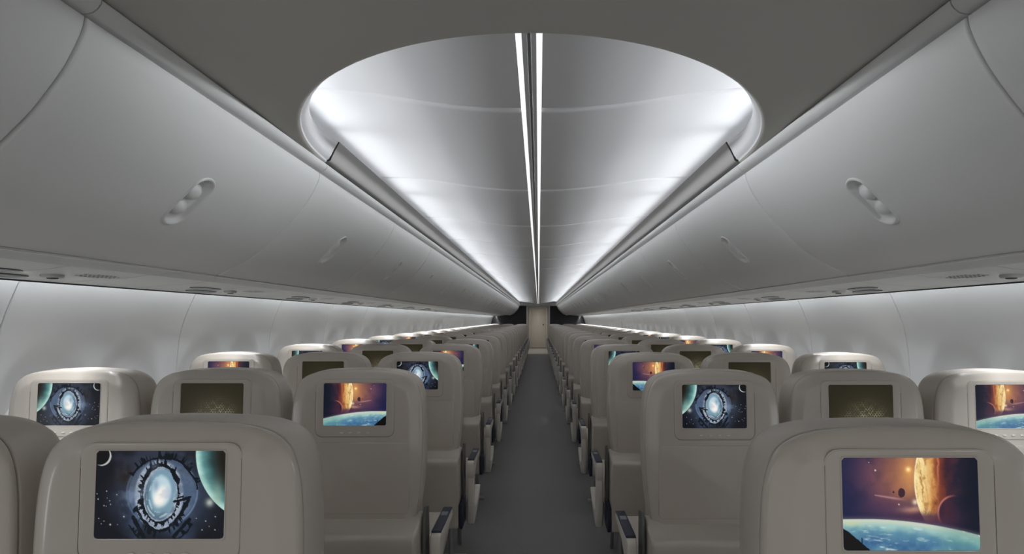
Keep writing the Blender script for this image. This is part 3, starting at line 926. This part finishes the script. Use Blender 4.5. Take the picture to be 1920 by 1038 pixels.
def vault_panel(side):
    # half width, one pitch long, rolled edges at the joints
    g = 0.0028
    ys = [(g, 0.024), (g, 0.012), (g+0.002, 0.0070), (g+0.006, 0.0030), (g+0.012, 0.0008), (g+0.018, 0.0), (0.2, 0), (0.4, 0), (0.6, 0), (0.83-g-0.018, 0.0), (0.83-g-0.012, 0.0008), (0.83-g-0.006, 0.0030), (0.83-g-0.002, 0.0070), (0.83-g, 0.012), (0.83-g, 0.024)]
    st = [VC.s[0]]; xs = np.concatenate([[0.0290], np.linspace(0.035, 0.64, 44), ]); ss = [float(np.interp(x, VC.p[:, 0], VC.s)) for x in xs]+list(np.linspace(float(np.interp(0.64, VC.p[:, 0], VC.s)), VC.L, 14)[1:])
    rows = []
    for y, h in ys:
        rows.append([(side*VC.at(s)[0], y, VC.at(s)[1]+h) for s in ss])
    return grid('vault_panel', rows, M['vault'])
VP = {sd: vault_panel(sd) for sd in (-1, 1)}
VY0 = 1.328-0.83
LEDM = {sd: prism('light_strip', [(sd*0.0150, E+0.5768), (sd*0.0280, E+0.5768), (sd*0.0280, E+0.581), (sd*0.0150, E+0.581)], 0.004, 0.826, 'y', M['led']) for sd in (-1, 1)}
TRACK = prism('light_track', [(-0.0150, E+0.5765), (-0.0045, E+0.5765), (-0.0040, E+0.5745), (-0.0030, E+0.5745), (-0.0030, E+0.583), (0.0030, E+0.583), (0.0030, E+0.5745), (0.0040, E+0.5745), (0.0045, E+0.5765), (0.0150, E+0.5765),
                              (0.0150, E+0.590), (-0.0150, E+0.590)], 0.0, 0.83, 'y', M['track'])
for k in range(22):
    y = VY0+0.83*k
    if y > Y_END-0.3: break
    for sd in (-1, 1):
        ob('vault_panel', VP[sd], ceil, (0, y, 0))
        ob('light_strip', LEDM[sd], ceil, (0, y, 0), label='glowing white light strip')
    ob('light_track', TRACK, ceil, (0, y, 0))
ob('vault_backing', prism('vault_backing', [(-0.76, E+0.66), (0.76, E+0.66), (0.76, E+0.67), (-0.76, E+0.67)], 0.4, Y_END+0.2, 'y', M['backing']), ceil)  # backing coloured dark so the open panel joints read as shaded
ob('vault_light_stop', box('vault_light_stop', -0.76, 0.76, 0.50, 0.52, E+0.5136, E+0.66, M['vault']), ceil)  # unseen closing wall, added to stop light leaking in above the ceiling
# valance hiding the cove lights
VAL = [(0.682, 0.5215), (0.672, 0.5200), (0.6665, 0.5245), (0.6625, 0.5345), (0.652, 0.556), (0.637, 0.583), (0.640, 0.5845), (0.656, 0.557), (0.6665, 0.536), (0.6705, 0.528), (0.676, 0.5245), (0.765, 0.5245), (0.765, 0.5215)]
for sd in (-1, 1):
    v = struct('trim_1' if sd == -1 else 'trim_2', prism('cove_valance', mx(sd, VAL), YS+0.004, Y_END-0.45, 'y', M['valance'], 0, 2, 50))
    ob('valance_end', prism('valance_end', mx(sd, [(x-0.0015 if x < 0.69 else x, z-0.0012) for x, z in VAL]), YS+0.001, YS+0.0045, 'y', M['gap']), v, label='black end edge')

# ------------------------------------------------------------------ floor, far partition, galley, door
fl = struct('floor', box('floor', -1.78, 1.78, -1.2, Y_END, -0.05, 0.0, M['carpet']))
ob('galley_floor', box('galley_floor', -0.6, 0.6, Y_END, Y_DOOR+0.1, -0.05, 0.0005, M['gfloor']), fl)
w = struct('wall_end', None)
for sd in (-1, 1):
    ob('partition', prism('partition', mx(sd, [(0.445, -1.3), (1.80, -1.3), (1.80, 0.25), (1.40, 0.62), (0.445, 0.62)]), Y_END, Y_END+0.05, 'y', M['bulk'], 0.004), w, label='charcoal partition')
    ob('door_jamb', box('door_jamb', *sorted((sd*0.405, sd*0.447)), Y_END-0.012, Y_END+0.07, 0, E+0.49, M['vault'], 0.004), w)
    ob('galley_wall', box('galley_wall', *sorted((sd*0.47, sd*0.50)), Y_END+0.05, Y_DOOR, 0, E+0.62, M['galley']), w)
ob('header', box('header', -0.735, 0.735, Y_END-0.02, Y_END+0.06, E+0.495, E+0.66, M['vault'], 0.004), w)
ob('header_trim', box('header_trim', -0.447, 0.447, Y_END-0.016, Y_END+0.06, E+0.455, E+0.496, M['track'], 0.003), w)
ob('galley_ceiling', box('galley_ceiling', -0.5, 0.5, Y_END+0.05, Y_DOOR+0.05, E+0.60, E+0.63, M['galley']), w)
ob('end_wall', box('end_wall', -0.5, 0.5, Y_DOOR, Y_DOOR+0.05, 0, E+0.62, M['galley']), w)
d = struct('door_1', box('door_leaf', -0.33, 0.33, Y_DOOR-0.03, Y_DOOR-0.002, 0.02, 1.80, M['doorm'], 0.008))
ob('door_panel', box('door_panel', -0.26, 0.26, Y_DOOR-0.038, Y_DOOR-0.029, 0.15, 1.66, M['doorm'], 0.006), d)
for sd in (-1, 1):
    ob('door_frame', box('door_frame', *sorted((sd*0.335, sd*0.42)), Y_DOOR-0.07, Y_DOOR-0.001, 0, 1.90, M['galley'], 0.008), d)
ob('door_frame', box('door_frame', -0.42, 0.42, Y_DOOR-0.07, Y_DOOR-0.001, 1.815, 1.92, M['galley'], 0.008), d)
ob('sign_bar', box('sign_bar', -0.27, 0.27, Y_DOOR-0.045, Y_DOOR-0.029, 1.705, 1.735, M['track'], 0.003), d, label='grey bar')
ob('door_handle', box('door_handle', 0.215, 0.25, Y_DOOR-0.07, Y_DOOR-0.037, 1.02, 1.09, M['dark'], 0.006), d, label='dark door handle')
ob('lamp_panel', box('lamp_panel', -0.15, 0.15, 19.2, 20.6, E+0.590, E+0.601, M['gdome'], 0.003), w, label='glowing lamp panel')

# ------------------------------------------------------------------ lights (cabin LED strips and galley lamp, plus an added world fill)
def area(name, loc, rot, sx, sy, watts, rgb=(1, 1, 1), spread=180):
    l = bpy.data.lights.new(name, 'AREA'); l.shape = 'RECTANGLE'; l.size = sx; l.size_y = sy
    l.energy = watts; l.color = rgb; l.spread = math.radians(spread)
    o = bpy.data.objects.new(name, l); col.objects.link(o); o.location = loc; o.rotation_euler = rot
    return o
COVE, WASH = 1.4, 4.5
R = math.radians
for sd in (-1, 1):
    y = YS+0.02-0.82
    while y < Y_END-0.9:
        area('cove_light', (sd*0.728, y+0.41, E+0.594), (0, R(sd*91), 0), 0.020, 0.80, COVE, (0.95, 0.975, 1.0), 62)
        y += 0.82
    y = -0.4
    while y < Y_END-0.5:
        area('wall_wash_light', (sd*1.576, y+0.4, E+0.152), (0, R(sd*38), 0), 0.015, 0.78, WASH, (0.95, 0.975, 1.0), 150)
        y += 0.8
area('galley_light', (0, 19.9, E+0.585), (0, 0, 0), 0.3, 1.4, 12, (1.0, 0.95, 0.88))

w_ = bpy.data.worlds.new('World'); scene.world = w_; w_.use_nodes = True
bg = w_.node_tree.nodes['Background']; bg.inputs['Color'].default_value = (1.0, 0.98, 0.95, 1); bg.inputs['Strength'].default_value = 0.52  # even fill from the open rear, stands in for the unbuilt cabin behind

# ------------------------------------------------------------------ camera
cam = bpy.data.cameras.new('camera'); co = bpy.data.objects.new('camera', cam); col.objects.link(co)
co.location = (0.02, 0.0, E); co.rotation_euler = (R(90), 0, 0)
cam.sensor_width = 36; cam.lens = 36*900/1920
cam.shift_x = -50/1920; cam.shift_y = 79/1920
cam.clip_start = 0.02; cam.clip_end = 100
scene.camera = co
vs = scene.view_settings
vs.view_transform = 'Standard'; vs.look = 'None'; vs.exposure = 0.0; vs.gamma = 1.0; vs.use_curve_mapping = False
